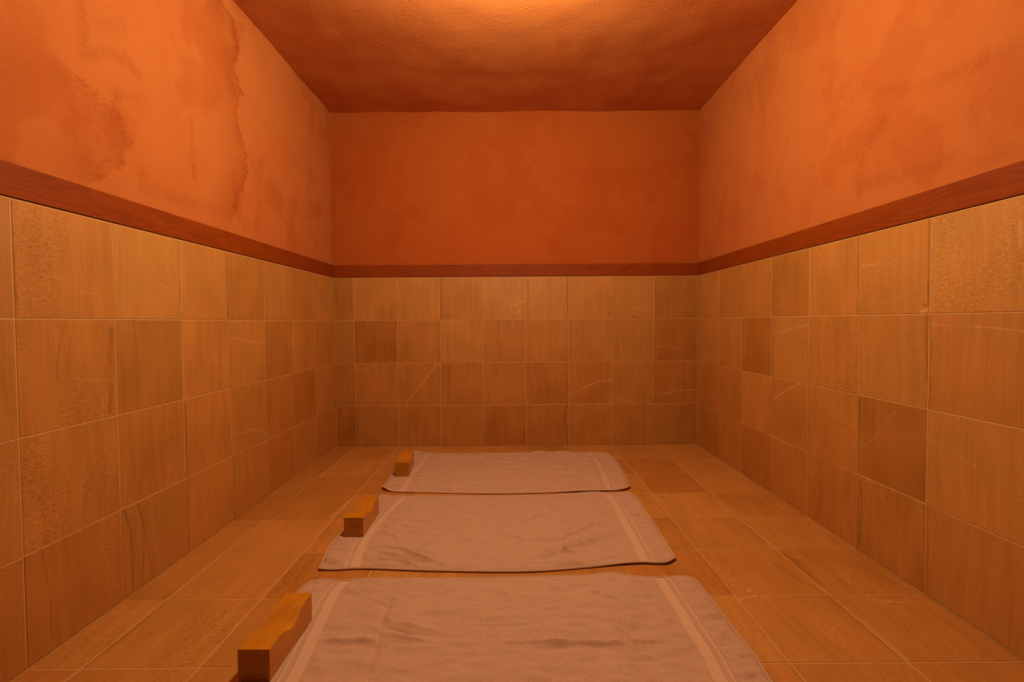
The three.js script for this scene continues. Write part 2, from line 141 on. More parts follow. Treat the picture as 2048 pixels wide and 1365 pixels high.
// a0.. = rectangle in metres; cells = [a0,b0,a1,b1,tone,figure,smoke]; along = which axis the stone's layers follow (1: b, 0: a)
function stonePaint(w, h, rect, cells, seed, marks) {
  const p = new Paint(w, h, ...rect), r = rng(seed), C = STONE;
  const infos = cells.map((c) => ({ box: c.slice(0, 4), tone: c[4] ?? (r() - 0.5) * 0.42, ox: r() * 190, oy: r() * 190, side: c[7] ?? (r() < 0.5 ? -1 : 1), fig: c[5] ?? 0.55 + r() * 0.65, tilt: (r() - 0.5) * 0.28, grey: c[6] ?? (r() < 0.22 ? 0.35 * r() : 0.1 * r()), red: (r() - 0.5) * 0.5, edge: r(), cross: r() }));
  for (const q of infos) {
    const [a0, b0, a1, b1] = q.box, i0 = Math.max(0, Math.floor((a0 - p.a0) / (p.a1 - p.a0) * w)), i1 = Math.min(w, Math.ceil((a1 - p.a0) / (p.a1 - p.a0) * w)), j0 = Math.max(0, Math.floor((b0 - p.b0) / (p.b1 - p.b0) * h)), j1 = Math.min(h, Math.ceil((b1 - p.b0) / (p.b1 - p.b0) * h));
    for (let j = j0; j < j1; j++) for (let i = i0; i < i1; i++) {
      const A = p.a0 + (p.a1 - p.a0) * (i + 0.5) / w, B = p.b0 + (p.b1 - p.b0) * (j + 0.5) / h, y = B - b0, x = A - a0 + y * q.tilt * 0.4, X = x + q.ox, Y = y + q.oy;
      const wx = noise(X * 9, Y * 5) * 0.012;
      const layer = noise((X + wx) * 34, Y * 3) * 0.6 + noise((X + wx) * 130, Y * 4) * 0.55 + noise((X + wx) * 300, Y * 7) * 0.3;
      const curl = noise((X + wx * 2) * 62, Y * 165 + noise(X * 30, Y * 20) * 1.4) * 0.62 + noise(X * 125, Y * 300) * 0.55;
      const where = sstep(-0.35, 0.5, noise(X * 5.5, Y * 2.2) + q.side * (x / T - 0.5) * 0.9);
      const cloud = noise(X * 7, Y * 6), fine = noise(X * 330, Y * 330);
      const v = q.tone + q.fig * where * (curl * 0.42 + layer * 0.2) + (1 - where) * layer * 0.27 + cloud * 0.22 + fine * 0.11;
      const t = clamp01(0.52 + v * 0.72), o = (j * w + i) * 3;
      const g = q.grey * (0.6 + 0.4 * cloud), hue = 1 + (q.red + cloud * 0.4) * 0.15;
      for (let c = 0; c < 3; c++) { let l = lerp(C.dark[c], C.light[c], t); if (c === 1) l /= hue; if (c === 2) l /= hue * hue; const m = [0.36, 0.19, 0.042][c]; p.px[o + c] = lerp(l, m, g); }
    }
    // faint streak along an edge, faint vein across, on some of them
    const wa = a1 - a0;
    if (q.edge < 0.3 && wa > 0.1) { const e = q.edge < 0.15 ? a0 + 0.006 : a1 - 0.006; p.stroke([e, b0, e + 0.004, (b0 + b1) / 2, e, b1], 0.02, C.streak, (d, a, b) => 0.45 * Math.exp(-d * d / 3e-5) * (0.5 + noise(a * 300, b * 14 + q.ox)), q.box); }
    if (q.cross < 0.2 && wa > 0.1) { const v0 = b0 + r() * 0.26, v1 = v0 + (r() - 0.5) * 0.1; p.stroke([a0, v0, a0 + wa * 0.5, (v0 + v1) / 2 + 0.008, a1, v1], 0.006, C.vein, (d, a, b) => { const dd = d + noise(a * 60, b * 60) * 0.0016; return 0.22 * Math.exp(-dd * dd / 2.2e-6) * (0.6 + noise(a * 40, b * 40)); }, q.box); }
  }
  for (const [mm, s, ...pts] of marks) {
    const k = Math.floor(pts.length / 4) * 2, ma = pts.length > 4 ? pts[k] : (pts[0] + pts[2]) / 2, mb = pts.length > 4 ? pts[k + 1] : (pts[1] + pts[3]) / 2;
    const q = infos.find((f) => ma >= f.box[0] && ma < f.box[2] && mb >= f.box[1] && mb < f.box[3]); if (!q) continue;
    const wd = mm / 1000;
    if (s > 0) p.stroke(pts, wd * 3 + 0.004, C.vein, (d, a, b) => { const dd = Math.abs(d + noise(a * 70, b * 70) * 0.0022 + noise(a * 200, b * 200) * 0.0008); return 1.7 * s * Math.exp(-dd * dd / (wd * wd * 0.5)) * (0.8 + 0.5 * noise(a * 45, b * 45)) + 0.12 * s * Math.exp(-d / (wd * 2)); }, q.box);
    else p.stroke(pts, wd * 3, mm >= 10 ? [0.17, 0.062, 0.008] : C.streak, (d, a, b) => { const dd = d + noise(a * 50, b * 30) * wd * 0.4; return -1.1 * s * Math.exp(-dd * dd / (wd * wd * 0.8)) * (0.75 + 0.6 * noise(a * 230, b * 16)); }, q.box);
  }
  // joints: thin uncoloured rest of the canvas lies under the grout
  return p.texture();
}
const stoneBump = grey(512, 512, (i, j) => 0.5 + 0.3 * loopNoise(i, j, 512, 512, 40, 90) + 0.25 * loopNoise(i, j, 512, 512, 130, 150));
function stoneMaterial(map, wa, wb, rough) { const b = stoneBump.clone(); b.repeat.set(wa / 0.35, wb / 0.35); b.needsUpdate = true; return new THREE.MeshStandardMaterial({ map, roughness: rough, bumpMap: b, bumpScale: 0.0003 }); }
const groutMaterial = new THREE.MeshStandardMaterial({ color: new THREE.Color().setRGB(0.58, 0.36, 0.13), roughness: 0.9, bumpMap: stoneBump, bumpScale: 0.0003 });

// one tile: chamfered plate. to(a,b,d) places a point of the surface (d = out of it), uv over the painted rectangle
const JOINT = 0.0034;
function tileGeometry(a0, b0, a1, b1, to, uvOf, rnd, flip) {
  const g = JOINT / 2, ch = 0.0011, lip = (rnd() - 0.5) * 0.0008, j = () => (rnd() - 0.5) * 0.0007, th = 0.011;
  a0 += g + j(); b0 += g + j(); a1 -= g + j(); b1 -= g + j();
  const ring = (m, d) => [[a0 + m, b0 + m, d], [a1 - m, b0 + m, d], [a1 - m, b1 - m, d], [a0 + m, b1 - m, d]];
  const R = [ring(ch, lip), ring(0, lip - ch), ring(0, -th)], q = [];
  const add = (v) => { const w = flip ? [v[3], v[2], v[1], v[0]] : v; q.push([w.map((p) => to(...p)), w.map((p) => uvOf(p[0], p[1]))]); };
  add(R[0]);
  for (let k = 0; k < 2; k++) for (let n = 0; n < 4; n++) { const m = (n + 1) % 4; add([R[k][n], R[k + 1][n], R[k + 1][m], R[k][m]]); }
  return fromQuads(q);
}
function tiled(parent, cells, to, rect, wrapA, wrapB, map, rough, seed, flip, pieceName) {
  const m = stoneMaterial(map, rect[2] - rect[0], rect[3] - rect[1], rough), r = rng(seed);
  for (const c of cells) {
    const sa = wrapA(c[0]), sb = wrapB(c[1]);
    mesh(pieceName, tileGeometry(c[0], c[1], c[2], c[3], to, (a, b) => [(a + sa - rect[0]) / (rect[2] - rect[0]), (b + sb - rect[1]) / (rect[3] - rect[1])], r, flip), m, parent);
  }
}

// columns of the side walls: a thin strip by the corner, then one for each joint
const sideLines = [0, ZK(-1)]; for (let k = 0; ZK(k) < ZF + 0.001; k++) sideLines.push(ZK(k));
const crossLines = [XL]; for (let k = 0; k < 8; k++) crossLines.push(T * (-3.65759 + k)); crossLines.push(XR);
const VIS = ZK(7);                                // painted as far as the picture sees; beyond it the stones repeat
function cellsOf(la, lb, tone = {}) { const out = []; for (let j = 0; j < lb.length - 1; j++) for (let i = 0; i < la.length - 1; i++) { const k = tone[i + ',' + j] || []; out.push([la[i], lb[j], la[i + 1], lb[j + 1], ...k]); } return out; }
const sideCells = cellsOf(sideLines, ROWS), seen = (c) => c[0] < VIS - 0.01;
const shiftZ = (z) => (z > VIS - 0.01 ? -7 * T : 0), zero = () => 0;

// ---------------------------------------------------------------- plaster
const PL = { pale: [0.52, 0.166, 0.027], deep: [0.40, 0.086, 0.003] };
const plasterBump = grey(1024, 1024, (i, j) => { const a = loopNoise(i, j, 1024, 1024, 160, 160), b = loopNoise(i, j, 1024, 1024, 70, 70), c = loopNoise(i, j, 1024, 1024, 17, 17); return 0.45 + 0.18 * a + 0.18 * b + 0.15 * c; });
function plasterPaint(w, h, rect, seed, strokes, amount, toneShift = 0) {
  const p = new Paint(w, h, ...rect), o = seed * 13.7;
  p.each((a, b, c) => {
    const wa = a + 0.05 * noise(a * 3 + o, b * 3), wb = b + 0.05 * noise(a * 3, b * 3 + o);
    const big = fbm(wa * 2.1 + o, wb * 1.7 + o, 5), mid = fbm(wa * 7 + o, wb * 5, 4), grain = noise(a * 210 + o, b * 210), pit = noise(a * 120, b * 120 + o);
    const ragged = sstep(0.05, 0.3, big * 1.5 + mid * 0.5 + grain * 0.06);
    let t = 0.30 + toneShift + amount * (0.42 * ragged + 0.5 * mid * 0.6) + grain * 0.08 + noise(a * 420 + o, b * 420) * 0.06 + big * 0.25 * amount;
    if (pit > 0.5) t += (pit - 0.5) * 1.6 * sstep(-0.2, 0.3, mid);
    const tw = noise(a * 1.3 + o, b * 1.3) * 1.4 + 0.9, ca = Math.cos(tw), sa = Math.sin(tw), fa = a * ca + b * sa, fb = b * ca - a * sa;
    t += amount * 0.20 * (noise(fa * 14 + o, fb * 110) * 0.6 + noise(fa * 34, fb * 230 + o) * 0.5) * sstep(-0.25, 0.35, mid + big);
    t = Math.min(1.4, Math.max(0, t)); for (let k = 0; k < 3; k++) c[k] = lerp(PL.pale[k], PL.deep[k], t);
    const pink = 0.10 * noise(a * 2.6 + 40 + o, b * 2.6 - o); c[1] *= 1 + pink * 0.5; c[2] *= 1 + pink * 1.6;
  });
  const darker = (v, q) => v * [0.72, 0.56, 0.10][q];
  for (const [mm, s, ...pts] of strokes) {
    const wd = mm / 1000, edge = mm > 90;          // the widest washes end in a crisp, ragged rim on one side
    p.stroke(pts, wd * 2.2, darker, (d, a, b, side) => {
      const n = fbm(a * 11 + o, b * 11, 4), f = noise(a * 95 + o, b * 95) * 0.5 + noise(a * 210, b * 120) * 0.5, g = fbm(a * 38, b * 30 + o, 3);
      if (edge) {
        const fib = noise(a * 40 + b * 130, a * 26 - b * 18 + o) * 0.6 + noise(a * 90 + b * 260 + o, a * 40 - b * 30) * 0.5, sd = (side < 0 ? -d : d) + n * 0.03 + g * 0.016 + fib * 0.009;
        const wash = sd < 0 ? sstep(-0.012 + f * 0.006, 0.004, sd) : Math.exp(-Math.pow(sd / (wd * 0.9), 2)), rim = Math.exp(-Math.pow((sd - 0.012) / 0.016, 2));
        return s * (wash * (0.50 + 0.5 * n + 0.12 * f + 0.34 * fib) + rim * (0.2 + 0.3 * f + 0.2 * fib)) * sstep(wd * 2.2, wd * 1.2, d);
      }
      const rag = d + n * wd * 0.8 + g * wd * 0.5;
      return s * Math.exp(-rag * rag / (wd * wd * 0.6)) * (0.62 + 0.7 * f + 0.7 * g);
    });
  }
  return p.texture();
}
function plasterMaterial(map, wa, wb, bump) { const b = plasterBump.clone(); b.repeat.set(wa / 0.8, wb / 0.8); b.needsUpdate = true; return new THREE.MeshStandardMaterial({ map, roughness: 0.92, bumpMap: b, bumpScale: bump }); }

// ---------------------------------------------------------------- room
const Y0 = 1.18, TH = 0.12, YW = H + 0.05;
function buildWall(name, label, o, A, N, la, lb, wallMap, rect, tiles) {
  const g = thing(name); tag(g, label, 'wall', null, 'structure');
  const len = Math.hypot(...A), na = Math.round(len / 0.04), nb = 40;
  const uv = (s, t) => [(lerp(la, lb, s) - rect[0]) / (rect[2] - rect[0]), (t * YW - rect[1]) / (rect[3] - rect[1])];
  mesh('plaster', slab(o, A, [0, YW, 0], N, na, nb, TH, (s, t) => 0.0022 * noise(lerp(la, lb, s) * 2.2 + o[0] * 9, t * 5 + o[2]) * sstep(0.55, 0.6, t), uv), plasterMaterial(wallMap, rect[2] - rect[0], rect[3] - rect[1], 0.0011), g);
  tiles(g); return g;
}
const wallRectL = [0, Y0, 2.5, H + 0.02];
const plL = plasterPaint(2048, 1024, wallRectL, 3, PLASTER_MARKS.left, 0.62);
const plR = plasterPaint(2048, 1024, wallRectL, 8, PLASTER_MARKS.right, 0.5);
const rectB = [XL - 0.05, Y0, XR + 0.05, H + 0.02];
const plB = plasterPaint(1024, 512, rectB, 5, [], 0.24, 0.66);  // deeper plaster, with the far wall's dimmer light put into the colour
const rectS = [0, 0, VIS, ROWS[4]], rectBk = [XL, 0, XR, ROWS[4]];

buildWall('wall_left', 'left wall of orange plaster above honey stone tiles', [XL - PO, 0, -0.1], [0, 0, ZF + 0.2], [1, 0, 0], -0.1, ZF + 0.1, plL, wallRectL, (g) => {
  const map = stonePaint(2048, 1024, rectS, cellsOf(sideLines, ROWS, LEFT_TONE).filter(seen), 21, STONE_MARKS.left);
  mesh('grout_bed', box(XL - PO - 0.02, 0, -0.012, XL - 0.0013, ROWS[4] + 0.001, ZF + 0.012), groutMaterial, g);
  tiled(g, sideCells, (a, b, d) => [XL + d, b, a], rectS, shiftZ, zero, map, 0.5, 31, true, 'tile');
});
buildWall('wall_right', 'right wall of orange plaster above honey stone tiles', [XR + PO, 0, -0.1], [0, 0, ZF + 0.2], [-1, 0, 0], -0.1, ZF + 0.1, plR, wallRectL, (g) => {
  const map = stonePaint(2048, 1024, rectS, cellsOf(sideLines, ROWS, RIGHT_TONE).filter(seen), 22, STONE_MARKS.right);
  mesh('grout_bed', box(XR + 0.0013, 0, -0.012, XR + PO + 0.02, ROWS[4] + 0.001, ZF + 0.012), groutMaterial, g);
  tiled(g, sideCells, (a, b, d) => [XR - d, b, a], rectS, shiftZ, zero, map, 0.5, 32, false, 'tile');
});
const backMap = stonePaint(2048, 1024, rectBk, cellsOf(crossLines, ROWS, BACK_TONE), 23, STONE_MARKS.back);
buildWall('wall_back', 'far end wall of deep orange plaster partly toned for its dim light above honey stone tiles', [XL - 0.15, 0, -PO], [XR - XL + 0.3, 0, 0], [0, 0, 1], XL - 0.15, XR + 0.15, plB, rectB, (g) => {
  mesh('grout_bed', box(XL - 0.012, 0, -PO - 0.02, XR + 0.012, ROWS[4] + 0.001, -0.0013), groutMaterial, g);
  tiled(g, cellsOf(crossLines, ROWS), (a, b, d) => [a, b, d], rectBk, zero, zero, backMap, 0.5, 33, false, 'tile');
});
buildWall('wall_front', 'wall behind the camera of orange plaster above honey stone tiles', [XL - 0.15, 0, ZF + PO], [XR - XL + 0.3, 0, 0], [0, 0, -1], XL - 0.15, XR + 0.15, plB, rectB, (g) => {
  mesh('grout_bed', box(XL - 0.012, 0, ZF + 0.0013, XR + 0.012, ROWS[4] + 0.001, ZF + PO + 0.02), groutMaterial, g);
  tiled(g, cellsOf(crossLines, ROWS), (a, b, d) => [a, b, ZF - d], rectBk, zero, zero, backMap, 0.5, 34, true, 'tile');
});

{ // unseen dark door, added behind the camera to absorb bounce light
  const g = thing('door_1'); tag(g, 'unseen dark wooden door added behind the camera to absorb bounce light', 'door', null, 'structure');
  const wood = new THREE.MeshStandardMaterial({ color: new THREE.Color().setRGB(0.055, 0.022, 0.008), roughness: 0.6 }), x0 = -0.72, x1 = 0.78, y1 = 2.08, z = ZF - 0.002;
  mesh('added_door_leaf', box(x0, 0.006, z - 0.035, (x0 + x1) / 2 - 0.002, y1, z), wood, g); mesh('added_door_leaf', box((x0 + x1) / 2 + 0.002, 0.006, z - 0.035, x1, y1, z), wood, g);
  for (const [a, b, c, d] of [[x0 - 0.07, 0.002, x0 - 0.001, y1 + 0.07], [x1 + 0.001, 0.002, x1 + 0.07, y1 + 0.07], [x0 - 0.001, y1 + 0.001, x1 + 0.001, y1 + 0.07]]) mesh('added_door_frame', box(a, b, z - 0.05, c, d, z), wood, g);
}
{ // floor
  const g = thing('floor'); tag(g, 'floor of large honey stone tiles with pale joints', 'floor', null, 'structure');
  const zl = [0]; for (let k = 0; ZK(k) < ZF + 0.001; k++) zl.push(ZK(k));
  const rectF = [XL, 0, XR, VIS], cells = cellsOf(crossLines, zl, FLOOR_TONE);
  const map = stonePaint(2048, 2048, rectF, cells.filter((c) => c[1] < VIS - 0.01), 24, STONE_MARKS.floor);
  mesh('grout_bed', box(XL - 0.15, -0.12, -0.15, XR + 0.15, -0.0011, ZF + 0.15), groutMaterial, g);
  tiled(g, cells, (a, b, d) => [a, d, b], rectF, zero, shiftZ, map, 0.46, 35, true, 'floor_tile');
}
{ // ceiling
  const x0 = XL - 0.15, x1 = XR + 0.15, z0 = -0.15, z1 = ZF + 0.15;
  const rectC = [x0, z0, x1, 2.5], bumpC = grey(2048, 2048, (i, j) => {
    const a = i / 2048 * 2.84, b = j / 2048 * 2.65, w = noise(a * 6, b * 6);
    const blobs = noise(a * 120 + w, b * 135), small = noise(a * 240, b * 240 + w), drag = noise(a * 30 + w * 2, b * 42), pit = noise(a * 70, b * 70);
    const area = 0.55 + 0.45 * noise(a * 3.1, b * 2.6);
    return 0.45 + area * (0.17 * blobs + 0.09 * small) + 0.06 * drag + (pit > 0.55 ? (pit - 0.55) * 0.8 * area : 0);
  });
  const p = plasterPaint(1024, 1024, rectC, 11, CEILING_MARKS, 0.5, -0.12);
  const m = new THREE.MeshStandardMaterial({ map: p, roughness: 0.85, bumpMap: bumpC, bumpScale: 0.0048 });
  const c = mesh('ceiling', slab([x0, H, z0], [x1 - x0, 0, 0], [0, 0, z1 - z0], [0, -1, 0], 90, 130, 0.12, (s, t) => { const a = lerp(x0, x1, s), b = lerp(z0, z1, t); return 0.006 * noise(a * 2.3, b * 2.9) + 0.0022 * noise(a * 7, b * 8); }, (s, t) => [s, (t * (z1 - z0)) / (2.5 - z0)]), m, scene);
  tag(c, 'ceiling of rough orange plaster', 'ceiling', null, 'structure');
}

// ---------------------------------------------------------------- wood
// long grain along u; right quarter of the canvas holds end grain
function woodPaint(w, h, la, lb, seed, pale, deep, scale) {
  const p = new Paint(w, h, 0, 0, la, lb), o = seed * 7.31;
  p.each((a, b, c) => {
    const x = b * scale + o, wv = fbm(a * 2.1 + o, x * 3, 3), r = Math.hypot(x % 1e6 - o - lb * scale * 0.4 + wv * 0.05, 0.02 + 0.03 * noise(a * 1.7 + o, 2.3)) + 0.012 * noise(a * 4 + o, b * 40);
    const ring = 0.5 + 0.5 * Math.sin(r * 460), fibre = noise(a * 22, b * 700 + o), pore = noise(a * 45 + o, b * 320), blotch = noise(a * 6 + o, b * 18);
    const t = clamp01(0.42 + 0.40 * (ring - 0.5) + fibre * 0.16 + pore * 0.15 + blotch * 0.22);
    for (let k = 0; k < 3; k++) c[k] = lerp(pale[k], deep[k], t);
  });
  return p;
}
const TRIMC = [[0.28, 0.055, 0.002], [0.19, 0.031, 0.001]];
function trim(name, label, o, A, N, seed, knots) {
  const len = Math.hypot(...A), g = fromQuadsTrim(o, A, N, len), p = woodPaint(2048, 128, len, TRIM1 - TRIM0, seed, ...TRIMC, 1);
  for (const [a, b, rr] of knots) p.stroke([a - 0.01, b, a + 0.01, b], rr * 4, [0.12, 0.03, 0.012], (d) => 0.8 * Math.exp(-d * d / (rr * rr)));
  const t = mesh(name, g, new THREE.MeshPhysicalMaterial({ map: p.texture(), roughness: 0.6, specularIntensity: 0.35 }), scene);
  return tag(t, label, 'trim', null, 'structure');
}
function fromQuadsTrim(o, A, N, len) {            // board with eased edges, 9 mm proud of the plaster, standing just above the tiles
  const d = 0.0155, e = 0.0018, back = -0.008, h0 = TRIM0, h1 = TRIM1, prof = [[h0, back], [h0, d - e], [h0 + e * 0.3, d - e * 0.3], [h0 + e, d], [h1 - e, d], [h1 - e * 0.3, d - e * 0.3], [h1, d - e], [h1, back]];
  const at = (s, [y, n]) => [o[0] + A[0] * s + N[0] * n, y, o[2] + A[2] * s + N[2] * n], q = [], flip = new THREE.Vector3(...A).cross(new THREE.Vector3(0, 1, 0)).dot(new THREE.Vector3(...N)) > 0;
  for (let k = 0; k < prof.length; k++) { const m = (k + 1) % prof.length, pa = prof[k], pb = prof[m], v = (y) => (y - h0) / (h1 - h0); const f = [at(0, pa), at(1, pa), at(1, pb), at(0, pb)], u = [[0, v(pa[0])], [1, v(pa[0])], [1, v(pb[0])], [0, v(pb[0])]]; q.push(flip ? [f, u] : [f.reverse(), u.reverse()]); }
  return fromQuads(q);
}
trim('trim_1', 'reddish wooden rail along the left wall above the tiles', [XL - PO, 0, -PO + 0.009], [0, 0, ZF + PO], [1, 0, 0], 1, [[0.64, 0.03, 0.002], [1.9, 0.012, 0.0018], [1.62, 0.05, 0.0015]]);
trim('trim_2', 'reddish wooden rail across the far end wall above the tiles', [XL - PO + 0.0005, 0, -PO], [XR - XL + 2 * PO - 0.001, 0, 0], [0, 0, 1], 2, [[2.05, 0.05, 0.006]]);
trim('trim_3', 'reddish wooden rail along the right wall above the tiles', [XR + PO, 0, -PO + 0.009], [0, 0, ZF + PO], [-1, 0, 0], 3, [[1.1, 0.03, 0.002], [1.85, 0.02, 0.0018]]);
trim('trim_4', 'reddish wooden rail across the wall behind the camera', [XL - PO, 0, ZF + PO], [XR - XL + 2 * PO, 0, 0], [0, 0, -1], 4, []);

// ---------------------------------------------------------------- ceiling lamp (just above the picture): opal bowl on a metal plate, its light under the bowl
{
  const g = thing('ceiling_lamp', [LAMP.x, H, LAMP.z]); tag(g, 'round opal glass lamp fixed to the ceiling above the towels', 'lamp');
  const R = LAMP.radius, D = LAMP.drop, prof = [];
  for (let i = 0; i <= 20; i++) { const a = i / 20 * Math.PI / 2; prof.push(new THREE.Vector2(Math.max(0.0001, R * Math.sin(a)), -0.012 - (D - 0.012) * Math.cos(a))); }
  mesh('glass_bowl', new THREE.LatheGeometry(prof, 48), new THREE.MeshStandardMaterial({ color: 0xfff2e0, roughness: 0.35, emissive: LAMP.color, emissiveIntensity: LAMP.glow }), g);
  mesh('base_plate', new THREE.LatheGeometry([new THREE.Vector2(0.0001, 0.006), new THREE.Vector2(R + 0.008, 0.006), new THREE.Vector2(R + 0.008, -0.012), new THREE.Vector2(R + 0.004, -0.015), new THREE.Vector2(0.0001, -0.015)], 48), new THREE.MeshStandardMaterial({ color: 0xb8a890, roughness: 0.4, metalness: 0.6 }), g);
  const l = new THREE.PointLight(LAMP.color, LAMP.candela, 0, 2); l.name = 'lamp_light'; l.position.set(0, -D - 0.06, 0); l.castShadow = true; l.shadow.radius = 2; l.shadow.mapSize.set(2048, 2048); l.shadow.camera.near = 0.01; l.shadow.bias = -0.0005;
  g.add(l);
}

// ---------------------------------------------------------------- towels
const terryBump = grey(1024, 1024, (i, j) => 0.5 + 0.30 * loopNoise(i, j, 1024, 1024, 200, 200) + 0.34 * loopNoise(i, j, 1024, 1024, 330, 330) + 0.14 * loopNoise(i, j, 1024, 1024, 80, 110));
const terryMap = (() => { const p = new Paint(1024, 1024, 0, 0, 1, 1); p.each((a, b, c) => { const n = loopNoise(a * 1024, b * 1024, 1024, 1024, 9, 14) * 0.16 + loopNoise(a * 1024, b * 1024, 1024, 1024, 40, 60) * 0.22 + loopNoise(a * 1024, b * 1024, 1024, 1024, 170, 170) * 0.5; const t = clamp01(0.5 + n * 0.5); c[0] = lerp(0.44, 0.62, t); c[1] = lerp(0.288, 0.428, t); c[2] = lerp(0.187, 0.281, t); }); return p.texture(); })();
const ribBump = grey(256, 256, (i, j) => 0.5 + 0.25 * Math.sin(j / 256 * Math.PI * 2 * 64) + 0.2 * loopNoise(i, j, 256, 256, 60, 60));
const terry = new THREE.MeshStandardMaterial({ map: terryMap, roughness: 1, bumpMap: terryBump, bumpScale: 0.0014 });
const woven = new THREE.MeshStandardMaterial({ color: new THREE.Color().setRGB(0.60, 0.415, 0.265), roughness: 0.85, bumpMap: ribBump, bumpScale: 0.0005 });
const hemMat = new THREE.MeshStandardMaterial({ color: new THREE.Color().setRGB(0.66, 0.465, 0.30), roughness: 0.9, bumpMap: ribBump, bumpScale: 0.0005 });
function curve(pts) { const c = new THREE.CatmullRomCurve3(pts.map(([x, z]) => new THREE.Vector3(x, 0, z)), false, 'centripetal'); const L = c.getLengths(200), tot = L[200]; return { at: (s) => { const p = c.getPointAt(clamp01(s)); return [p.x, p.z]; }, tot }; }
function towel(spec, label) {
  const { back, front, left, right, creases, lifts, rest, seed, bands } = spec;
  const cb = curve(back), cf = curve(front), cl = curve(left), cr = curve(right), NS = 300, NT = 170;
  const sample = (c, n) => Array.from({ length: n + 1 }, (_, i) => c.at(i / n)), SB = sample(cb, NS), SF = sample(cf, NS), SL = sample(cl, NT), SR = sample(cr, NT);
  const c00 = SB[0], c10 = SB[NS], c01 = SF[0], c11 = SF[NS];
  const pick = (S, n, u) => { const f = clamp01(u) * n, i = Math.min(n - 1, Math.floor(f)), k = f - i; return [lerp(S[i][0], S[i + 1][0], k), lerp(S[i][1], S[i + 1][1], k)]; };
  const flat = (s, t) => { const B = pick(SB, NS, s), F = pick(SF, NS, s), L = pick(SL, NT, t), R = pick(SR, NT, t); return [0, 1].map((k) => (1 - t) * B[k] + t * F[k] + (1 - s) * L[k] + s * R[k] - ((1 - s) * (1 - t) * c00[k] + s * (1 - t) * c10[k] + (1 - s) * t * c01[k] + s * t * c11[k])); };
  const o = seed * 31.7, W = 1.30, D = 0.71;
  const bandOf = (s) => { const l = s * W, r = (1 - s) * W; return [l, r]; };
  const lift = (x, z) => { let h = 0; for (const [lx, lz, r, a, sx = 1] of lifts) { const d = Math.hypot((x - lx) / sx, z - lz); if (d < r) h += a * Math.pow(0.5 + 0.5 * Math.cos(Math.PI * d / r), 1.2); } return h; };
  const top = (x, z, s, t, inBand) => {
    const e = Math.min(s * W, (1 - s) * W, t * D, (1 - t) * D);
    let h = 0.0115 - 0.0070 * Math.exp(-e / 0.008);
    let w = (spec.fold ?? 1) * 0.0032 * noise(x * 5 + o, z * 19 + noise(x * 4, z * 4 + o) * 1.2) + (spec.fold ?? 1) * 0.0026 * noise(x * 13 + o, z * 37) + 0.0009 * noise(x * 34, z * 55 + o);
    const rw = noise(x * 3 + o, z * 3) * 0.8, rd = (q) => Math.pow(1 - Math.min(1, Math.abs(q) * 1.6), 3);
    w += (spec.fold ?? 1) * (0.0020 * rd(noise(x * 3.2 + o, z * 12 + rw * 2)) + 0.0013 * rd(noise(x * 7 - o, z * 24 + rw * 3)));
    const l = Math.min(s, 1 - s) * W;             // puckers beside the woven bands
    w += 0.0058 * Math.exp(-Math.pow((l - 0.046) / 0.028, 2)) * noise(x * 6 + o, z * 46) + 0.0022 * Math.exp(-Math.pow((l - 0.19) / 0.05, 2)) * noise(x * 9 + o, z * 40);
    for (const [mm, a, ...p] of creases) {
      let best = 1, tt = 0; const n = p.length / 2;
      for (let k = 0; k < n - 1; k++) { const px = p[2 * k], pz = p[2 * k + 1], dx = p[2 * k + 2] - px, dz = p[2 * k + 3] - pz, q = clamp01(((x - px) * dx + (z - pz) * dz) / (dx * dx + dz * dz)), d = Math.hypot(x - px - dx * q, z - pz - dz * q); if (d < best) { best = d; tt = (k + q) / (n - 1); } }
      const wd = mm / 1000; if (best < wd * 4) w += a * 0.0019 * spec.crease * Math.exp(-Math.pow(best / (wd * 0.8), 1.3)) * Math.sqrt(Math.max(0, Math.sin(Math.PI * (0.06 + 0.88 * tt))));
    }
    const [rx, rz, ra] = rest, cx = Math.cos(ra), sx = Math.sin(ra), ux = Math.abs((x - rx) * cx - (z - rz) * sx), uz = Math.abs((x - rx) * sx + (z - rz) * cx), free = sstep(0, 0.02, Math.max(ux - 0.043, uz - 0.124));
    h += w * free * sstep(0.003, 0.02, e) * (1 - 0.78 * Math.exp(-Math.pow((l - 0.115) / 0.036, 4)));    // the woven bands hold the cloth flat
    if (inBand) h -= inBand(l);
    return 0.0032 + Math.max(0, h - 0.0032) * (h > 0.0032 ? 1 : 0);
  };
  // each end: terry, narrow woven stripe, terry strip, wide woven band, terry; the woven parts lie lower than the pile
  const low = () => 0.0019;
  const g = thing('bath_towel');
  const s1 = bands[0] / W, s2 = bands[1] / W;
  function sheet(name, sa, sb, ns, mat, inBand) {
    const P = [], U = [], I = [], nt = 170, row = ns + 1, put = (i, j, under) => { const s = lerp(sa, sb, i / ns), t = j / nt, [x, z] = flat(s, t), li = lift(x, z); P.push(x, (under ? 0.0006 : top(x, z, s, t, inBand)) + li, z); U.push(s * W / 0.5 + o, t * D / 0.5 + o); };
    for (const under of [false, true]) for (let j = 0; j <= nt; j++) for (let i = 0; i <= ns; i++) put(i, j, under);
    const N = row * (nt + 1);
    for (let j = 0; j < nt; j++) for (let i = 0; i < ns; i++) { const a = j * row + i, b = a + 1, c = b + row, d = a + row; I.push(a, d, c, a, c, b, N + a, N + c, N + d, N + a, N + b, N + c); }
    const q0 = new THREE.BufferGeometry(); q0.setAttribute('position', new THREE.Float32BufferAttribute(P, 3)); q0.setAttribute('uv', new THREE.Float32BufferAttribute(U, 2)); q0.setIndex(I); q0.computeVertexNormals();
    const RP = [], RU = [], RI = [];                // the cut edges, with corners of their own
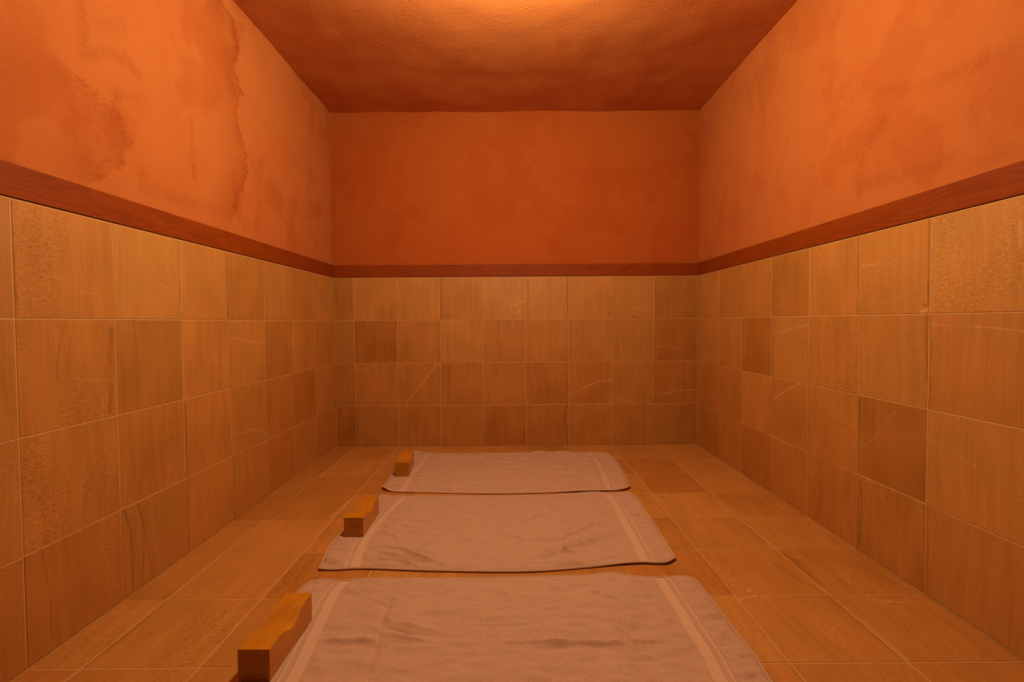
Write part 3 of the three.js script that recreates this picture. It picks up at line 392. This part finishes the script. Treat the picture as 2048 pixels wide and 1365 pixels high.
    const rim = (a, b) => { const k = RP.length / 3; for (const v of [a, b, N + b, N + a]) { RP.push(P[3 * v], P[3 * v + 1], P[3 * v + 2]); RU.push(U[2 * v], U[2 * v + 1]); } RI.push(k, k + 1, k + 2, k, k + 2, k + 3); };
    for (let i = 0; i < ns; i++) { rim(i, i + 1); rim(nt * row + i + 1, nt * row + i); }
    for (let j = 0; j < nt; j++) { rim((j + 1) * row, j * row); rim(j * row + ns, (j + 1) * row + ns); }
    const q1 = new THREE.BufferGeometry(); q1.setAttribute('position', new THREE.Float32BufferAttribute(RP, 3)); q1.setAttribute('uv', new THREE.Float32BufferAttribute(RU, 2)); q1.setIndex(RI); q1.computeVertexNormals();
    const q = mergeGeometries([q0, q1]);
    return mesh(name, q, mat, g);
  }
  const cut = [0, s1, s1 + 0.0075 / W, s1 + 0.021 / W, s2], names = ['terry_end', 'woven_stripe', 'terry_strip', 'woven_band'], steps = [44, 5, 8, 14];
  sheet('terry_field', s2, 1 - s2, 330, terry);
  for (let k = 0; k < 4; k++) { const m = k % 2 ? woven : terry, b = k % 2 ? low : null; sheet(names[k], cut[k], cut[k + 1], steps[k], m, b); sheet(names[k], 1 - cut[k + 1], 1 - cut[k], steps[k], m, b); }
  const loop = [], add = (s, t) => { const [x, z] = flat(s, t); loop.push(new THREE.Vector3(x, 0.0052 + lift(x, z), z)); };
  for (let i = 0; i < 90; i++) add(i / 90, 0); for (let i = 0; i < 50; i++) add(1, i / 50); for (let i = 0; i < 90; i++) add(1 - i / 90, 1); for (let i = 0; i < 50; i++) add(0, 1 - i / 50);
  mesh('hem', new THREE.TubeGeometry(new THREE.CatmullRomCurve3(loop, true), 560, 0.0036, 7, true), hemMat, g);
  tag(g, label, 'towel', 'towels laid out on the tiled floor');
  return g;
}
const RESTS = { near: [-0.6225, 2.0915, -0.008], mid: [-0.6395, 1.3245, 0.014], far: [-0.6255, 0.577, 0.085] };   // x, z, turn of the wooden headrests
towel({ seed: 1, fold: 2.2, crease: 2.4, creases: CREASES.far, rest: RESTS.far, bands: [0.088, 0.142],
  back: [[-0.662, 0.19], [-0.572, 0.2], [-0.45, 0.221], [-0.08, 0.218], [0.09, 0.212], [0.226, 0.203], [0.331, 0.198], [0.429, 0.213], [0.596, 0.222], [0.627, 0.235]],
  front: [[-0.678, 0.868], [-0.628, 0.903], [-0.509, 0.919], [-0.062, 0.949], [0.25, 0.935], [0.408, 0.928], [0.586, 0.904], [0.611, 0.88]],
  left: [[-0.662, 0.19], [-0.68, 0.5], [-0.684, 0.69], [-0.678, 0.868]], right: [[0.627, 0.235], [0.642, 0.415], [0.634, 0.636], [0.611, 0.88]],
  lifts: [[-0.69, 0.89, 0.09, 0.014], [0.62, 0.9, 0.12, 0.010], [0.40, 0.94, 0.05, 0.006, 5], [-0.64, 0.18, 0.10, 0.012], [0.335, 0.18, 0.06, 0.007, 2]] },
'pinkish terry bath towel lying farthest away, closest to the far end wall');
towel({ seed: 2, fold: 2.0, crease: 3.0, creases: CREASES.mid, rest: RESTS.mid, bands: [0.090, 0.144],
  back: [[-0.654, 0.967], [-0.597, 0.985], [-0.549, 0.979], [-0.291, 0.985], [-0.061, 0.988], [0.09, 0.988], [0.194, 0.984], [0.301, 0.966], [0.408, 0.957], [0.481, 0.96], [0.591, 0.952]],
  front: [[-0.683, 1.678], [-0.629, 1.679], [-0.535, 1.672], [-0.314, 1.689], [-0.045, 1.702], [0.098, 1.699], [0.243, 1.68], [0.393, 1.657], [0.461, 1.651], [0.553, 1.653], [0.590, 1.625]],
  left: [[-0.654, 0.967], [-0.695, 1.25], [-0.71, 1.43], [-0.705, 1.541], [-0.683, 1.678]], right: [[0.591, 0.952], [0.605, 1.057], [0.604, 1.294], [0.597, 1.528], [0.590, 1.625]],
  lifts: [[0.6, 1.65, 0.10, 0.008], [-0.69, 1.69, 0.05, 0.005], [0.40, 0.945, 0.06, 0.006, 2.5], [-0.64, 0.96, 0.07, 0.005], [0.44, 1.66, 0.04, 0.004, 5]] },
'pinkish terry bath towel lying in the middle, between the other two towels');
towel({ seed: 3, fold: 1.4, crease: 1.9, creases: CREASES.near, rest: RESTS.near, bands: [0.088, 0.142],
  back: [[-0.676, 1.756], [-0.643, 1.747], [-0.566, 1.754], [-0.496, 1.743], [-0.247, 1.745], [0.02, 1.743], [0.106, 1.739], [0.257, 1.732], [0.338, 1.728], [0.385, 1.738], [0.451, 1.747], [0.59, 1.748], [0.609, 1.764]],
  front: [[-0.645, 2.455], [-0.3, 2.465], [0.1, 2.47], [0.4, 2.462], [0.605, 2.452]],
  left: [[-0.676, 1.756], [-0.692, 1.815], [-0.678, 2.0], [-0.656, 2.2], [-0.645, 2.455]], right: [[0.609, 1.764], [0.616, 1.885], [0.619, 2.025], [0.622, 2.135], [0.617, 2.214], [0.605, 2.452]],
  lifts: [[0.338, 1.72, 0.07, 0.007, 1.5]] },
'pinkish terry bath towel lying nearest, running out of the bottom of the picture');

// ---------------------------------------------------------------- wooden headrests: a block with a hollow for the neck
function headrestGeometry() {
  const L = 0.238, Wd = 0.0775, Hh = 0.0785, dip = 0.0215, e = 0.0016, sh = new THREE.Shape();
  const h = (u) => Hh - dip * (u < 0.05 || u > 0.178 ? 0 : Math.pow(0.5 - 0.5 * Math.cos(2 * Math.PI * Math.pow((u - 0.05) / 0.128, 1.12)), 0.9));
  sh.moveTo(e, e); sh.lineTo(L - e, e); for (let i = 0; i <= 60; i++) { const u = L - e - (L - 2 * e) * i / 60; sh.lineTo(u, h(u) - e); } sh.lineTo(e, e);
  const g = new THREE.ExtrudeGeometry(sh, { depth: Wd - 2 * e, bevelEnabled: true, bevelThickness: e, bevelSize: e, bevelSegments: 3, steps: 1 });
  g.translate(-L / 2, 0, -(Wd - 2 * e) / 2); g.rotateY(-Math.PI / 2);        // length along z (u = 0 nearest the viewer), width along x
  g.rotateY(Math.PI);
  const P = g.attributes.position, N = g.attributes.normal, U = g.attributes.uv;
  for (let i = 0; i < P.count; i++) {
    const x = P.getX(i), y = P.getY(i), z = P.getZ(i), nx = Math.abs(N.getX(i)), ny = Math.abs(N.getY(i)), nz = Math.abs(N.getZ(i));
    if (nz > 0.8) U.setXY(i, 0.78 + (x + 0.04) * 2.5, y * 5); else if (nx > ny) U.setXY(i, (z + 0.125) * 3, y * 5 + 0.5); else U.setXY(i, (z + 0.125) * 3, (x + 0.05) * 5);
  }
  g.clearGroups(); return g;
}
const headGeo = headrestGeometry();
function headrest(key, y, label, seed) {
  const pale = [0.57, 0.25, 0.007], deep = [0.41, 0.15, 0.003], p = woodPaint(1024, 512, 0.33, 0.2, seed, pale, deep, 1);
  p.stroke([0.26, -1, 0.26, 2], 0.07, (v, q) => v * 0.62, (d, a, b) => (a > 0.252 ? 0.8 + 0.25 * noise(a * 260, b * 30 + seed) : 0));      // darker end grain, cut across, deepened further for the shade on the fronts
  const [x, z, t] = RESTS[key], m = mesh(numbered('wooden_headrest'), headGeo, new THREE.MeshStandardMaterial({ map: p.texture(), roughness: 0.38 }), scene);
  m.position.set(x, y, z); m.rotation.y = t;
  return tag(m, label, 'headrest', 'wooden headrests at the left ends of the towels');
}
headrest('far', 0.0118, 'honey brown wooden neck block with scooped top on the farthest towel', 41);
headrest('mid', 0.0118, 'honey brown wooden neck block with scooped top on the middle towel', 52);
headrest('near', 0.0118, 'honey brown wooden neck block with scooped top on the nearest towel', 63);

renderer.render(scene, camera);
